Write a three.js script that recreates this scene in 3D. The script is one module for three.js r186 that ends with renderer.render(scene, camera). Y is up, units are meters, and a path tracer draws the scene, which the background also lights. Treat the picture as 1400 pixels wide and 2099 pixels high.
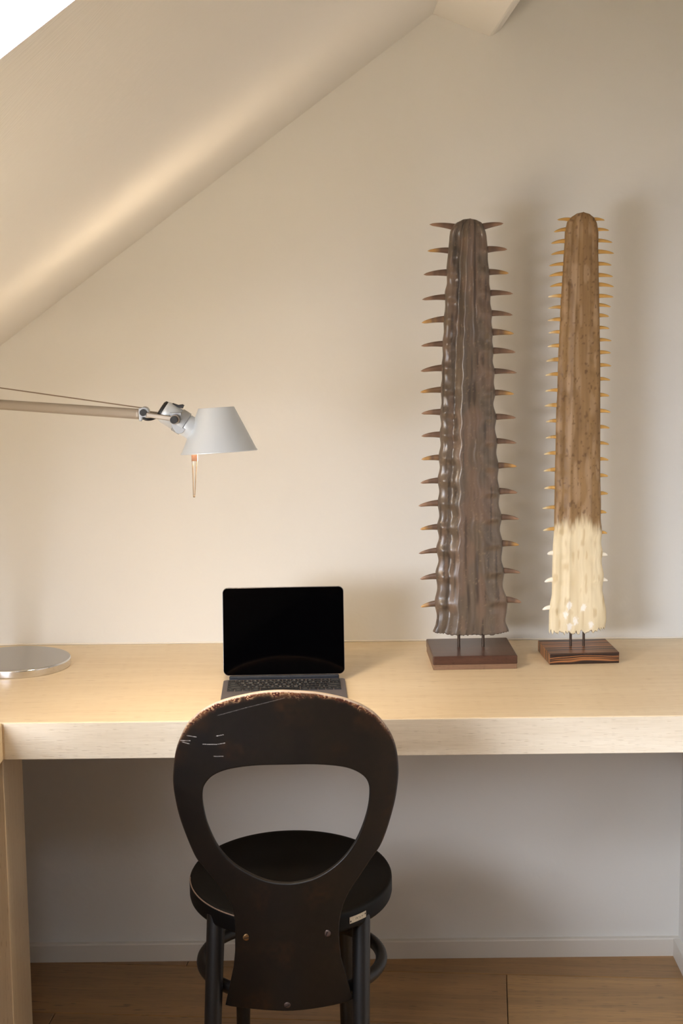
import * as THREE from 'three';
import { RoundedBoxGeometry } from 'three/addons/geometries/RoundedBoxGeometry.js';
import { RectAreaLightUniformsLib } from 'three/addons/lights/RectAreaLightUniformsLib.js';
import { mergeGeometries as mergeAll } from 'three/addons/utils/BufferGeometryUtils.js';

// ------------------------------------------------------------------ camera, sky, daylight, exposure
const V = (x, y, z) => new THREE.Vector3(x, y, z);
const scene = new THREE.Scene();
const camera = new THREE.PerspectiveCamera(2 * Math.atan(1049.5 / 3371.3) * 180 / Math.PI, 1400 / 2099, 0.05, 60);
camera.position.set(0, 1.5859, 3.6309);
camera.rotation.order = 'YXZ';
camera.rotation.set(-0.14773, 0, -0.010686);
scene.add(camera);

const renderer = new THREE.WebGLRenderer({ antialias: true });
renderer.toneMapping = THREE.LinearToneMapping;
renderer.toneMappingExposure = 1.0;
renderer.shadowMap.enabled = true;
RectAreaLightUniformsLib.init();

scene.background = new THREE.Color().setRGB(2.6, 2.75, 2.95);      // bright overcast sky above the roof windows

// roof geometry: the ceiling rises to the right at 36 degrees
const SLOPE = 0.7306, PHI = Math.atan(SLOPE), ROOF0 = 1.968;        // height of the slope above x = 0
const roofU = V(Math.cos(PHI), Math.sin(PHI), 0), roofN = V(-Math.sin(PHI), Math.cos(PHI), 0);
const roofPoint = (s, z, out = 0) => V(0, ROOF0, z).addScaledVector(roofU, s).addScaledVector(roofN, out);
const SKYLIGHTS = [[-0.60, -0.10, 2.21, 2.65], [-1.80, -0.97, 1.75, 2.95]];   // s0, s1 along the slope, z0, z1
const DAY = [37, 37];  // second roof window is out of view, placed to light wall and desk
SKYLIGHTS.forEach(([s0, s1, z0, z1], i) => {
  const l = new THREE.RectAreaLight(new THREE.Color().setRGB(0.88, 0.96, 1.1), DAY[i], s1 - s0 - 0.1, z1 - z0 - 0.1);
  const c = roofPoint((s0 + s1) / 2, (z0 + z1) / 2, 0.105);
  l.position.copy(c);
  const m = new THREE.Matrix4().makeBasis(roofU, V(0, 0, -1), roofN);    // shines along -roofN, down into the room
  l.quaternion.setFromRotationMatrix(m);
  l.name = 'roof_window_daylight';
  scene.add(l);
});

// ------------------------------------------------------------------ helpers
let seed = 7;
const rnd = () => { seed = (seed * 1664525 + 1013904223) >>> 0; return seed / 4294967296; };
const clamp = (v, a = 0, b = 1) => Math.min(b, Math.max(a, v));
const lerp = (a, b, t) => a + (b - a) * t;
const sst = (a, b, x) => { const t = clamp((x - a) / (b - a)); return t * t * (3 - 2 * t); };
function hash(ix, iy, s) { let h = (ix * 374761393 + iy * 668265263 + s * 974711) | 0; h = Math.imul(h ^ (h >>> 13), 1274126177); h ^= h >>> 16; return (h >>> 0) / 4294967296; }
function vnoise(x, y, px = 1e6, py = 1e6, s = 0) {      // value noise, periodic in px, py cells
  const ix = Math.floor(x), iy = Math.floor(y), fx = x - ix, fy = y - iy;
  const w = (i, p) => ((i % p) + p) % p;
  const x0 = w(ix, px), x1 = w(ix + 1, px), y0 = w(iy, py), y1 = w(iy + 1, py);
  const ux = fx * fx * (3 - 2 * fx), uy = fy * fy * (3 - 2 * fy);
  return lerp(lerp(hash(x0, y0, s), hash(x1, y0, s), ux), lerp(hash(x0, y1, s), hash(x1, y1, s), ux), uy);
}
function dataTex(w, h, fn, srgb = true) {
  const d = new Uint8Array(w * h * 4);
  for (let j = 0; j < h; j++) for (let i = 0; i < w; i++) {
    const c = fn(i / w, j / h), k = (j * w + i) * 4;
    d[k] = clamp(c[0], 0, 255); d[k + 1] = clamp(c[1], 0, 255); d[k + 2] = clamp(c[2], 0, 255); d[k + 3] = 255;
  }
  const t = new THREE.DataTexture(d, w, h);
  t.wrapS = t.wrapT = THREE.RepeatWrapping; t.magFilter = THREE.LinearFilter; t.minFilter = THREE.LinearMipmapLinearFilter; t.generateMipmaps = true;
  if (srgb) t.colorSpace = THREE.SRGBColorSpace;
  t.needsUpdate = true; return t;
}
// wood with its grain along u; one repeat covers `lu` by `lv` metres
function woodTex(c0, c1, c2, s, o = {}) {
  const { fine = 260, cu = 6, cath = 1, w = 1024, h = 1024 } = o;
  return dataTex(w, h, (u, v) => {
    const warp = (vnoise(u * 3, v * 6, 3, 6, s + 5) - 0.5) * 0.06 * cath + (vnoise(u * 8, v * 10, 8, 10, s + 6) - 0.5) * 0.015 * cath;
    const vv = v + warp;
    const coarse = vnoise(u * 2, vv * 7, 2, 7, s);
    const mid = vnoise(u * cu, vv * 40, cu, 40, s + 1);
    const fn = vnoise(u * cu * 5, vv * fine, cu * 5, fine, s + 2);
    const pore = vnoise(u * cu * 9, vv * fine * 1.6, cu * 9, Math.round(fine * 1.6), s + 3);
    const a = clamp(coarse * 0.5 + mid * 0.35 + fn * 0.35 - 0.1);
    const p = sst(0.8, 0.95, pore);
    return [0, 1, 2].map((k) => lerp(lerp(c0[k], c1[k], a), c2[k], p * 0.55));
  });
}
function setUV(g, lu, lv, grain = 'x', ou = 0, ov = 0) {     // metric box mapping, u runs along the grain
  const p = g.attributes.position, n = g.attributes.normal, uv = new Float32Array(p.count * 2);
  for (let i = 0; i < p.count; i++) {
    const P = [p.getX(i), p.getY(i), p.getZ(i)], N = [Math.abs(n.getX(i)), Math.abs(n.getY(i)), Math.abs(n.getZ(i))];
    const gi = 'xyz'.indexOf(grain), k = N.indexOf(Math.max(...N));
    let a, b;
    if (k === gi) { const r = [0, 1, 2].filter((q) => q !== gi); a = P[r[0]] * 0.3; b = P[r[1]]; }
    else { a = P[gi]; b = P[[0, 1, 2].find((q) => q !== gi && q !== k)] + 0.37 * k; }
    uv[i * 2] = a / lu + ou; uv[i * 2 + 1] = b / lv + ov;
  }
  g.setAttribute('uv', new THREE.BufferAttribute(uv, 2)); return g;
}
const taken = new Map();
function numbered(n) { const k = taken.get(n) || 0; taken.set(n, k + 1); return k ? `${n}_${String(k).padStart(3, '0')}` : n; }
function mesh(name, g, m, parent, label) {
  const o = new THREE.Mesh(g, m); o.name = name; o.castShadow = o.receiveShadow = true;
  if (label) o.userData.label = label;
  parent.add(o); return o;
}
function thing(name, label, category, pos = [0, 0, 0], turn = 0, group) {
  const o = new THREE.Group(); o.name = numbered(name); o.position.set(...pos); o.rotation.y = turn;
  o.userData = { label, category }; if (group) o.userData.group = group;
  scene.add(o); return o;
}
function struct(name, g, m, label, category) {
  const o = mesh(name, g, m, scene); o.userData = { kind: 'structure', label, category }; return o;
}
const mergeGeometries = (l) => mergeAll(l.map((g) => (g.index ? g.toNonIndexed() : g)));
const box = (w, h, d, x, y, z) => new THREE.BoxGeometry(w, h, d).translate(x, y, z);
const rbox = (w, h, d, r, x, y, z, seg = 2) => new RoundedBoxGeometry(w, h, d, seg, r).translate(x, y, z);
function rod(a, b, r0, r1 = r0, seg = 20, open = false) {       // round bar between two points
  const d = b.clone().sub(a), g = new THREE.CylinderGeometry(r1, r0, d.length(), seg, 1, open);
  g.applyQuaternion(new THREE.Quaternion().setFromUnitVectors(V(0, 1, 0), d.clone().normalize()));
  return g.translate((a.x + b.x) / 2, (a.y + b.y) / 2, (a.z + b.z) / 2);
}
function lathe(pts, seg = 64) { return new THREE.LatheGeometry(pts.map(([r, y]) => new THREE.Vector2(r, y)), seg); }
function interp(pts, y, ky, kx) {                               // smooth interpolation in a table sorted by falling y
  const n = pts.length;
  if (y >= pts[0][ky]) return pts[0][kx];
  if (y <= pts[n - 1][ky]) return pts[n - 1][kx];
  let i = 0; while (pts[i + 1][ky] > y) i++;
  const t = (pts[i][ky] - y) / (pts[i][ky] - pts[i + 1][ky]);
  const p0 = pts[Math.max(0, i - 1)][kx], p1 = pts[i][kx], p2 = pts[i + 1][kx], p3 = pts[Math.min(n - 1, i + 2)][kx];
  return lerp(p1, p2, t * t * (3 - 2 * t)) * 0.5 + 0.5 * (0.5 * (2 * p1 + (p2 - p0) * t + (2 * p0 - 5 * p1 + 4 * p2 - p3) * t * t + (3 * p1 - p0 - 3 * p2 + p3) * t * t * t));
}

// ------------------------------------------------------------------ materials
const std = (c, r = 0.6, o = {}) => new THREE.MeshStandardMaterial({ color: c, roughness: r, ...o });
const plasterBump = dataTex(512, 512, (u, v) => { const a = 255 * (0.5 * vnoise(u * 90, v * 90, 90, 90, 3) + 0.3 * vnoise(u * 220, v * 220, 220, 220, 4) + 0.2 * vnoise(u * 14, v * 14, 14, 14, 5)); return [a, a, a]; }, false);
const M = {};
M.plaster = std('#e2dfd9', 0.85, { bumpMap: plasterBump, bumpScale: 0.0004 });
M.ceiling = std('#e2ded7', 0.85, { bumpMap: plasterBump, bumpScale: 0.0004 });
M.taupe = std('#4a4038', 0.8);  // for the unseen walls, dark so that little light bounces back
M.skirting = std('#ded8ce', 0.5);
M.white = std('#f1eee8', 0.6);
M.caulk = std('#efe6d8', 0.6);
const oakMap = woodTex([235, 215, 182], [221, 197, 160], [195, 166, 128], 11, { cath: 1 });
const oakFace = woodTex([240, 228, 208], [216, 200, 176], [194, 176, 150], 23, { fine: 420, cu: 9, cath: 0.25 });
const oakBump = woodTex([200, 200, 200], [120, 120, 120], [30, 30, 30], 23, { fine: 420, cu: 9, cath: 0.25 }); oakBump.colorSpace = THREE.NoColorSpace;
M.oak = std('#ffffff', 0.42, { map: oakMap });
M.oakFace = std('#ffffff', 0.6, { map: oakFace, bumpMap: oakBump, bumpScale: 0.0006 });
const planks = [[206, 164, 108], [182, 138, 86], [194, 150, 94], [172, 130, 84]].map((c, i) => std('#ffffff', 0.36, { map: woodTex(c, c.map((q) => q * 0.76), c.map((q) => q * 0.5), 41 + i * 7, { cath: 1.6, fine: 180, w: 512, h: 512 }) }));
M.underfloor = std('#3a2818', 0.9);
const LAMP = 0.75;                                          // candela of the desk lamp's bulb

// ------------------------------------------------------------------ the room
const XL = -1.55, XR = 0.772, ZR = 6.6, XE = 3.4, ZN = 1.5, FLAT = 2.33, XF = (FLAT - ROOF0) / SLOPE;  // room beyond the niche is unseen, opened wide to lessen bounced light
const roofY = (x) => ROOF0 + SLOPE * x;
{
  // gable wall behind the desk
  const end = (xr) => { const s = new THREE.Shape();
  s.moveTo(XL - 0.12, 0); s.lineTo(xr + 0.12, 0); s.lineTo(xr + 0.12, FLAT); s.lineTo(XF, FLAT); s.lineTo(XL - 0.12, roofY(XL - 0.12)); return s; };
  const g = new THREE.ExtrudeGeometry(end(XR), { depth: 0.14, bevelEnabled: false }).translate(0, 0, -0.14);
  struct('wall_back', g, M.plaster, 'beige plastered gable wall behind the oak desk', 'wall');
  const g2 = new THREE.ExtrudeGeometry(end(XE), { depth: 0.14, bevelEnabled: false }).translate(0, 0, ZR);
  struct('wall_rear', g2, M.taupe, 'unseen wall behind the viewer, dark taupe to limit bounced light', 'wall');
  struct('wall_far', box(0.12, FLAT, ZR - ZN, XE + 0.06, FLAT / 2, (ZR + ZN) / 2), M.taupe, 'unseen wall at the far side of the room, right of the viewer, dark taupe to limit bounced light', 'wall');
  struct('wall_return', box(XE - XR, FLAT, 0.12, (XE + XR) / 2 + 0.12, FLAT / 2, ZN - 0.06), M.plaster, 'unseen plastered wall beside the desk niche', 'wall');
  struct('wall_right', box(0.12, FLAT, ZN - 0.12, XR + 0.06, FLAT / 2, ZN / 2 - 0.06), M.plaster, 'beige plastered wall at the right end of the desk', 'wall');
  struct('wall_left', box(0.12, roofY(XL), ZR, XL - 0.06, roofY(XL) / 2, ZR / 2), M.plaster, 'low knee wall under the roof slope', 'wall');
  // roof slope with two openings
  const s0 = (XL - 0.12) / Math.cos(PHI), s1 = XF / Math.cos(PHI);
  const c = new THREE.Shape(); c.moveTo(s0, 0); c.lineTo(s1, 0); c.lineTo(s1, ZR); c.lineTo(s0, ZR); c.closePath();
  for (const [a, b, z0, z1] of SKYLIGHTS) { const h = new THREE.Path(); h.moveTo(a, z0); h.lineTo(a, z1); h.lineTo(b, z1); h.lineTo(b, z0); h.closePath(); c.holes.push(h); }
  const cg = new THREE.ExtrudeGeometry(c, { depth: 0.1, bevelEnabled: false });
  // shape x -> slope, shape y -> z, extrusion -> outwards
  cg.applyMatrix4(new THREE.Matrix4().makeBasis(roofU, V(0, 0, 1), roofN.clone()).setPosition(0, ROOF0, 0));
  { const ix = cg.index, p = cg.attributes.position; if (!ix) { const a = p.array; for (let i = 0; i < a.length; i += 9) for (let k = 0; k < 3; k++) { const t = a[i + 3 + k]; a[i + 3 + k] = a[i + 6 + k]; a[i + 6 + k] = t; } cg.computeVertexNormals(); } }
  struct('ceiling', cg, M.ceiling, 'sloped beige plaster ceiling under the roof with a roof window', 'ceiling');
  struct('ceiling_flat', box(XE + 0.12 - XF + 0.02, 0.12, ZR, (XE + 0.12 + XF - 0.02) / 2, FLAT + 0.06, ZR / 2), M.ceiling, 'short flat ceiling at the top of the slope', 'ceiling');
  // roof windows
  SKYLIGHTS.forEach(([a, b, z0, z1], i) => {
    const w = new THREE.Group(); w.name = `window_${i + 1}`; w.userData = { kind: 'structure', label: i ? 'unseen low roof window over the return desk, left of the picture, placed to light the desk and back wall' : 'bright roof window in the sloped ceiling, upper left corner', category: 'window' };
    scene.add(w);
    const B = new THREE.Matrix4().makeBasis(roofU, roofN, V(0, 0, -1)).setPosition(roofPoint((a + b) / 2, (z0 + z1) / 2, 0.13));
    const L = b - a, W = z1 - z0;
    const f = mergeGeometries([box(L + 0.1, 0.05, 0.08, 0, 0, W / 2 + 0.01), box(L + 0.1, 0.05, 0.08, 0, 0, -W / 2 - 0.01), box(0.08, 0.05, W - 0.06, L / 2 + 0.01, 0, 0), box(0.08, 0.05, W - 0.06, -L / 2 - 0.01, 0, 0)]);
    f.applyMatrix4(B); mesh('window_frame', f, M.white, w);
    const p = box(L - 0.04, 0.006, W - 0.04, 0, 0.012, 0).applyMatrix4(B);
    mesh('pane', p, new THREE.MeshPhysicalMaterial({ color: '#ffffff', roughness: 0, transmission: 1, thickness: 0, ior: 1.5 }), w);
  });
  // boxed beam running along the top of the slope
  const bs = new THREE.Shape(); bs.moveTo(0.205, 2.1195); bs.lineTo(0.3275, 2.0715); bs.lineTo(0.333, 2.0725); bs.lineTo(0.349, 2.083); bs.lineTo(0.352, 2.09); bs.lineTo(0.372, 2.33); bs.lineTo(0.25, 2.33); bs.lineTo(0.19, 2.14); bs.closePath();
  struct('trim_1', new THREE.ExtrudeGeometry(bs, { depth: ZR, bevelEnabled: false }), M.ceiling, 'plastered beam at the top of the slope', 'beam');
  // skirting
  const sk = new THREE.Shape(); sk.moveTo(0, 0); sk.lineTo(0.015, 0); sk.lineTo(0.015, 0.040); sk.lineTo(0.0125, 0.043); sk.lineTo(0, 0.043); sk.closePath();
  const bb = new THREE.ExtrudeGeometry(sk, { depth: XR - XL, bevelEnabled: false }).rotateY(-Math.PI / 2).translate(XR, 0, 0);
  struct('baseboard_back', bb, M.skirting, 'low painted skirting board along the back wall', 'baseboard');
  struct('baseboard_right', box(0.015, 0.043, ZN - 0.016, XR - 0.0075, 0.0215, 0.016 + (ZN - 0.016) / 2), M.skirting, 'low painted skirting board along the right wall', 'baseboard');
  struct('trim_2', new THREE.CylinderGeometry(0.0022, 0.0022, XR - XL, 8).rotateZ(Math.PI / 2).translate((XR + XL) / 2, 0.751, 0.001), M.caulk, 'thin white sealant line between desk top and wall', 'trim');
}
// floor of wide oak boards, laid a little askew to the wall
{
  const fl = new THREE.Group(); fl.name = 'floor'; fl.userData = { kind: 'structure', label: 'smoked oak floor of wide boards', category: 'floor' }; scene.add(fl);
  mesh('underfloor', box(XE - XL + 0.2, 0.1, ZR + 0.2, (XE + XL) / 2, -0.0685, ZR / 2), M.underfloor, fl);
  const A = 0.0872, u = new THREE.Vector2(Math.cos(A), Math.sin(A)), n = new THREE.Vector2(-Math.sin(A), Math.cos(A));
  const o = new THREE.Vector2(0.06, 0.0792), W = 0.2555;
  const clip = (poly) => {
    const edges = [[1, 0, XL], [-1, 0, -XE], [0, 1, 0], [0, -1, -ZR]];
    for (const [a, b, c] of edges) {
      const out = [];
      for (let i = 0; i < poly.length; i++) {
        const p = poly[i], q = poly[(i + 1) % poly.length], dp = a * p.x + b * p.y - c, dq = a * q.x + b * q.y - c;
        if (dp >= 0) out.push(p);
        if ((dp >= 0) !== (dq >= 0)) out.push(p.clone().lerp(q, dp / (dp - dq)));
      }
      poly = out; if (!poly.length) return poly;
    }
    return poly;
  };
  for (let r = -2; r < 28; r++) {
    const first = r === 0 ? 0.303 : -1.6 + ((r * 0.83 + 40) % 1.9);
    const cuts = [-3, first, first + 2.0, 5.5];
    for (let k = 0; k < 3; k++) {
      const g = 0.0008, a0 = cuts[k] + g, a1 = cuts[k + 1] - g, b0 = r * W + g, b1 = (r + 1) * W - g;
      if (a1 <= a0) continue;
      const P = (a, b) => o.clone().addScaledVector(u, a).addScaledVector(n, b);
      const lo = clip([P(a0, b0), P(a1, b0), P(a1, b1), P(a0, b1)]); if (lo.length < 3) continue;
      const c = 0.0016, hi = clip([P(a0 + c, b0 + c), P(a1 - c, b0 + c), P(a1 - c, b1 - c), P(a0 + c, b1 - c)]); if (hi.length < 3) continue;
      const pos = [], uv = [], ou = rnd(), ov = rnd();
      const put = (p, y) => { pos.push(p.x, y, p.y); const d = p.clone().sub(o); uv.push(d.dot(u) / 1.6 + ou, d.dot(n) / 0.5 + ov); };
      for (let i = 1; i + 1 < hi.length; i++) { put(hi[0], 0); put(hi[i + 1], 0); put(hi[i], 0); }
      if (hi.length === lo.length) for (let i = 0; i < hi.length; i++) {
        const j = (i + 1) % hi.length;
        put(hi[i], 0); put(hi[j], 0); put(lo[j], -0.0012); put(hi[i], 0); put(lo[j], -0.0012); put(lo[i], -0.0012);
        put(lo[i], -0.0012); put(lo[j], -0.0012); put(lo[j], -0.018); put(lo[i], -0.0012); put(lo[j], -0.018); put(lo[i], -0.018);
      }
      const geo = new THREE.BufferGeometry();
      geo.setAttribute('position', new THREE.Float32BufferAttribute(pos, 3)); geo.setAttribute('uv', new THREE.Float32BufferAttribute(uv, 2)); geo.computeVertexNormals();
      mesh('plank', geo, planks[(Math.abs(r) * 3 + k * 2 + (r === 0 && k === 0 ? 1 : 0)) % 4], fl);
    }
  }
}

// ------------------------------------------------------------------ the desk
const DX = -0.6375, DZ = 0.645, DT = 0.0724;
{
  const d = thing('desk', 'pale brushed oak built-in desk running from wall to wall', 'desk', [0, 0, 0]);
  const top = (w, dd, x, z) => rbox(w, DT, dd, 0.0025, x, 0.75 - DT / 2, z);
  // the top is one slab: upper sheet and brushed front share it
  const g1 = setUV(rbox(XR - XL - 0.004, DT, DZ - 0.003, 0.0025, (XR + XL) / 2, 0.75 - DT / 2, (DZ + 0.003) / 2), 1.4, 0.6);
  mesh('desk_top', g1, M.oak, d);
  mesh('front_edge', setUV(rbox(XR - DX - 0.004, DT - 0.0022, 0.006, 0.0012, (XR + DX - 0.002) / 2, 0.75 - DT / 2 - 0.0004, DZ - 0.002), 1.2, 0.5), M.oakFace, d, 'brushed oak front edge');
  const g2 = setUV(rbox(DX - XL - 0.004, DT, 2.35, 0.0025, (XL + DX) / 2, 0.75 - DT / 2, DZ + 0.0005 + 1.175), 1.4, 0.6, 'z');
  mesh('return_top', g2, M.oak, d);
  mesh('leg', setUV(rbox(0.2, 0.75 - DT, 0.18, 0.002, DX - 0.0045 - 0.1, (0.75 - DT) / 2, 0.548), 1.2, 0.5, 'y'), M.oak, d);
  mesh('leg', setUV(rbox(0.2, 0.75 - DT, 0.05, 0.002, DX - 0.0045 - 0.1, (0.75 - DT) / 2, 2.9), 1.2, 0.5, 'y'), M.oak, d);
}

// ------------------------------------------------------------------ measured outlines, metres, local to each thing
const BACK_OUT=[[.0068,.8916],[.0568,.8869],[.101,.8752],[.1336,.8594],[.159,.8376],[.1818,.8027],[.1927,.7689],[.1966,.7302],[.1945,.6958],[.1891,.6606],[.1777,.6155],[.1651,.5817],[.1478,.5562],[.1288,.5269],[.1097,.497],[.0985,.4713],[.0919,.4399],[.0909,.4039],[.0951,.3524],[.1033,.3099],[.1127,.2795],[.1117,.2734],[.0949,.2711],[.0565,.2694],[.012,.2674],[-.0072,.267],[-.0521,.2669],[-.088,.2656],[-.1096,.264],[-.1185,.2657],[-.1179,.2827],[-.1063,.3118],[-.0982,.3541],[-.0942,.3984],[-.0938,.4382],[-.0975,.4703],[-.1064,.4906],[-.1247,.5168],[-.1476,.5459],[-.1613,.5653],[-.1769,.6092],[-.1874,.6512],[-.1926,.6973],[-.1916,.7287],[-.1856,.7674],[-.1762,.7957],[-.1607,.8258],[-.138,.8503],[-.113,.8666],[-.0825,.8783],[-.0465,.8874],[-.0227,.8908]];
const BACK_HOLE=[[.0035,.7532],[.0515,.7525],[.0936,.7466],[.1178,.7378],[.136,.7239],[.1445,.7076],[.1456,.6849],[.1418,.656],[.1324,.6235],[.1198,.5952],[.101,.5685],[.076,.5468],[.0479,.5318],[.0169,.5247],[-.0048,.5241],[-.0326,.5283],[-.0635,.5408],[-.0943,.5611],[-.1185,.5908],[-.1342,.6303],[-.141,.6671],[-.1414,.6924],[-.1368,.71],[-.1221,.7283],[-.1,.7406],[-.0722,.748],[-.0388,.7522]];
const ROSA_L=[[-.0019,.9327],[-.018,.9305],[-.0321,.9227],[-.0382,.9178],[-.0438,.905],[-.0452,.8951],[-.0483,.8613],[-.0513,.8294],[-.0504,.8014],[-.0548,.7814],[-.0541,.7532],[-.0575,.7251],[-.057,.7009],[-.0603,.6766],[-.0591,.6523],[-.0624,.628],[-.0608,.6055],[-.0639,.5832],[-.0619,.553],[-.0656,.5304],[-.0629,.5076],[-.0668,.4878],[-.0641,.465],[-.0686,.4394],[-.0658,.4165],[-.0707,.3908],[-.0671,.3649],[-.0708,.3419],[-.0672,.3131],[-.0723,.2914],[-.0681,.2668],[-.0739,.2437],[-.0691,.2175],[-.0754,.1913],[-.0718,.1591],[-.0776,.127],[-.0727,.0976],[-.0751,.08],[-.0815,.0624]];
const ROSA_R=[[-.0019,.9327],[.0121,.9292],[.0222,.9231],[.0262,.9142],[.0303,.9042],[.0319,.8943],[.0344,.8684],[.0345,.8484],[.0376,.8224],[.0376,.8004],[.0407,.7804],[.0397,.7603],[.0439,.7381],[.0425,.72],[.0454,.6977],[.044,.6816],[.0471,.6593],[.0452,.639],[.0497,.6186],[.0477,.5942],[.0511,.5717],[.0468,.549],[.0534,.5206],[.0504,.4979],[.0556,.4694],[.0534,.4466],[.0586,.418],[.0564,.3923],[.0611,.3635],[.0589,.3376],[.0653,.3087],[.0614,.2828],[.0677,.2537],[.065,.2189],[.0709,.1926],[.0681,.1606],[.0783,.1282],[.0769,.1077],[.0742,.0842],[.0815,.0621]];
const ROSA_TL=[[-.0382,.9148,-.0864,.9213],[-.0473,.8672,-.0906,.8672],[-.0524,.8224,-.0988,.8189],[-.0555,.7723,-.102,.7678],[-.0575,.7271,-.1032,.7199],[-.0596,.6756,-.1044,.672],[-.0628,.6259,-.1056,.6193],[-.0633,.5801,-.1068,.5754],[-.065,.5331,-.1044,.5308],[-.0671,.4858,-.1045,.4832],[-.0686,.4374,-.1047,.4341],[-.0699,.3888,-.1068,.384],[-.0708,.3409,-.1113,.3351],[-.0716,.2898,-.1081,.285],[-.0727,.2395,-.1111,.2331],[-.0749,.184,-.1085,.1777],[-.0776,.1245,-.1073,.1174]];
const ROSA_TR=[[.0252,.9142,.0665,.9217],[.034,.8684,.0747,.8689],[.0365,.8225,.078,.82],[.0407,.7794,.0869,.7779],[.0439,.7381,.0865,.734],[.046,.6988,.0893,.6953],[.0471,.6603,.0929,.6568],[.0493,.6176,.0958,.6141],[.0511,.5727,.0903,.5697],[.0537,.522,.0946,.5196],[.0559,.4711,.0959,.4666],[.0582,.4189,.0972,.417],[.0614,.3645,.0985,.361],[.0658,.3092,.1023,.3049],[.0681,.2527,.1026,.2491],[.0724,.1941,.1057,.1891],[.0779,.1312,.1081,.125]];
const ROSB_L=[[.0044,.944],[-.0109,.9403],[-.0224,.9319],[-.03,.9225],[-.0341,.9017],[-.0345,.8826],[-.0361,.8559],[-.0378,.8254],[-.0394,.7947],[-.0416,.7582],[-.0426,.7197],[-.0442,.681],[-.0459,.6422],[-.0465,.6032],[-.0471,.5641],[-.0486,.5404],[-.0494,.4976],[-.0496,.4547],[-.0506,.4059],[-.0508,.3598],[-.051,.3106],[-.0515,.2757],[-.0535,.2379],[-.0545,.1794],[-.0547,.1412],[-.0602,.1029],[-.0604,.0556]];
const ROSB_R=[[.0044,.944],[.018,.9391],[.0267,.9314],[.0326,.92],[.0358,.9009],[.0357,.8724],[.0371,.8246],[.039,.767],[.0407,.7091],[.043,.6315],[.0438,.5729],[.0442,.5451],[.0448,.4966],[.0455,.4394],[.0461,.3934],[.0483,.3298],[.0481,.3008],[.0514,.2717],[.0494,.2484],[.053,.2309],[.0513,.2075],[.056,.1782],[.0535,.1488],[.0582,.1223],[.0622,.1016],[.0625,.0809],[.0604,.0632]];
const ROSB_TL=[[-.0259,.9277,-.0502,.9284],[-.0327,.9088,-.0571,.9035],[-.0344,.8849,-.0625,.8802],[-.0358,.8619,-.0628,.8571],[-.0371,.8378,-.0667,.8341],[-.0382,.8178,-.0665,.813],[-.0394,.7956,-.0646,.7912],[-.0408,.7715,-.0682,.77],[-.0419,.7482,-.068,.7465],[-.0426,.7229,-.0688,.7212],[-.0436,.6966,-.0666,.6952],[-.0448,.6681,-.0684,.6667],[-.0459,.6396,-.0712,.6362],[-.0464,.6089,-.0731,.6064],[-.0469,.5751,-.0728,.5733],[-.0485,.5433,-.0736,.5421],[-.0492,.5103,-.0706,.5087],[-.0495,.4762,-.071,.4744],[-.0499,.442,-.0744,.4402],[-.0506,.4067,-.0749,.4041],[-.0508,.3681,-.0729,.3673],[-.0509,.3262,-.0763,.3239],[-.0515,.28,-.0751,.2765],[-.0537,.2273,-.0655,.2258],[-.0545,.1701,-.0707,.165],[-.0593,.1095,-.0747,.1046]];
const ROSB_TR=[[.0284,.9281,.0488,.9265],[.0348,.9071,.0582,.9055],[.0358,.8851,.0656,.8808],[.036,.8621,.069,.8583],[.0367,.837,.0643,.8342],[.0375,.8139,.0676,.8106],[.0381,.7948,.0699,.7897],[.0389,.7706,.0692,.7683],[.0394,.7524,.0639,.7481],[.0401,.7302,.0603,.7282],[.0408,.7048,.0615,.7031],[.0416,.6794,.0664,.6775],[.0424,.6529,.0652,.6523],[.0431,.6264,.0665,.6251],[.0434,.5977,.0649,.5954],[.0439,.5639,.0634,.562],[.0444,.5309,.0664,.5276],[.0448,.4969,.0648,.4941],[.0452,.4628,.0642,.4594],[.0457,.4285,.0636,.4262],[.0461,.3931,.063,.3919],[.0475,.3545,.0632,.3543],[.0482,.3147,.0606,.3137],[.0513,.2705,.0626,.2693],[.0525,.223,.0643,.2218],[.0551,.1679,.065,.1667]];

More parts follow.
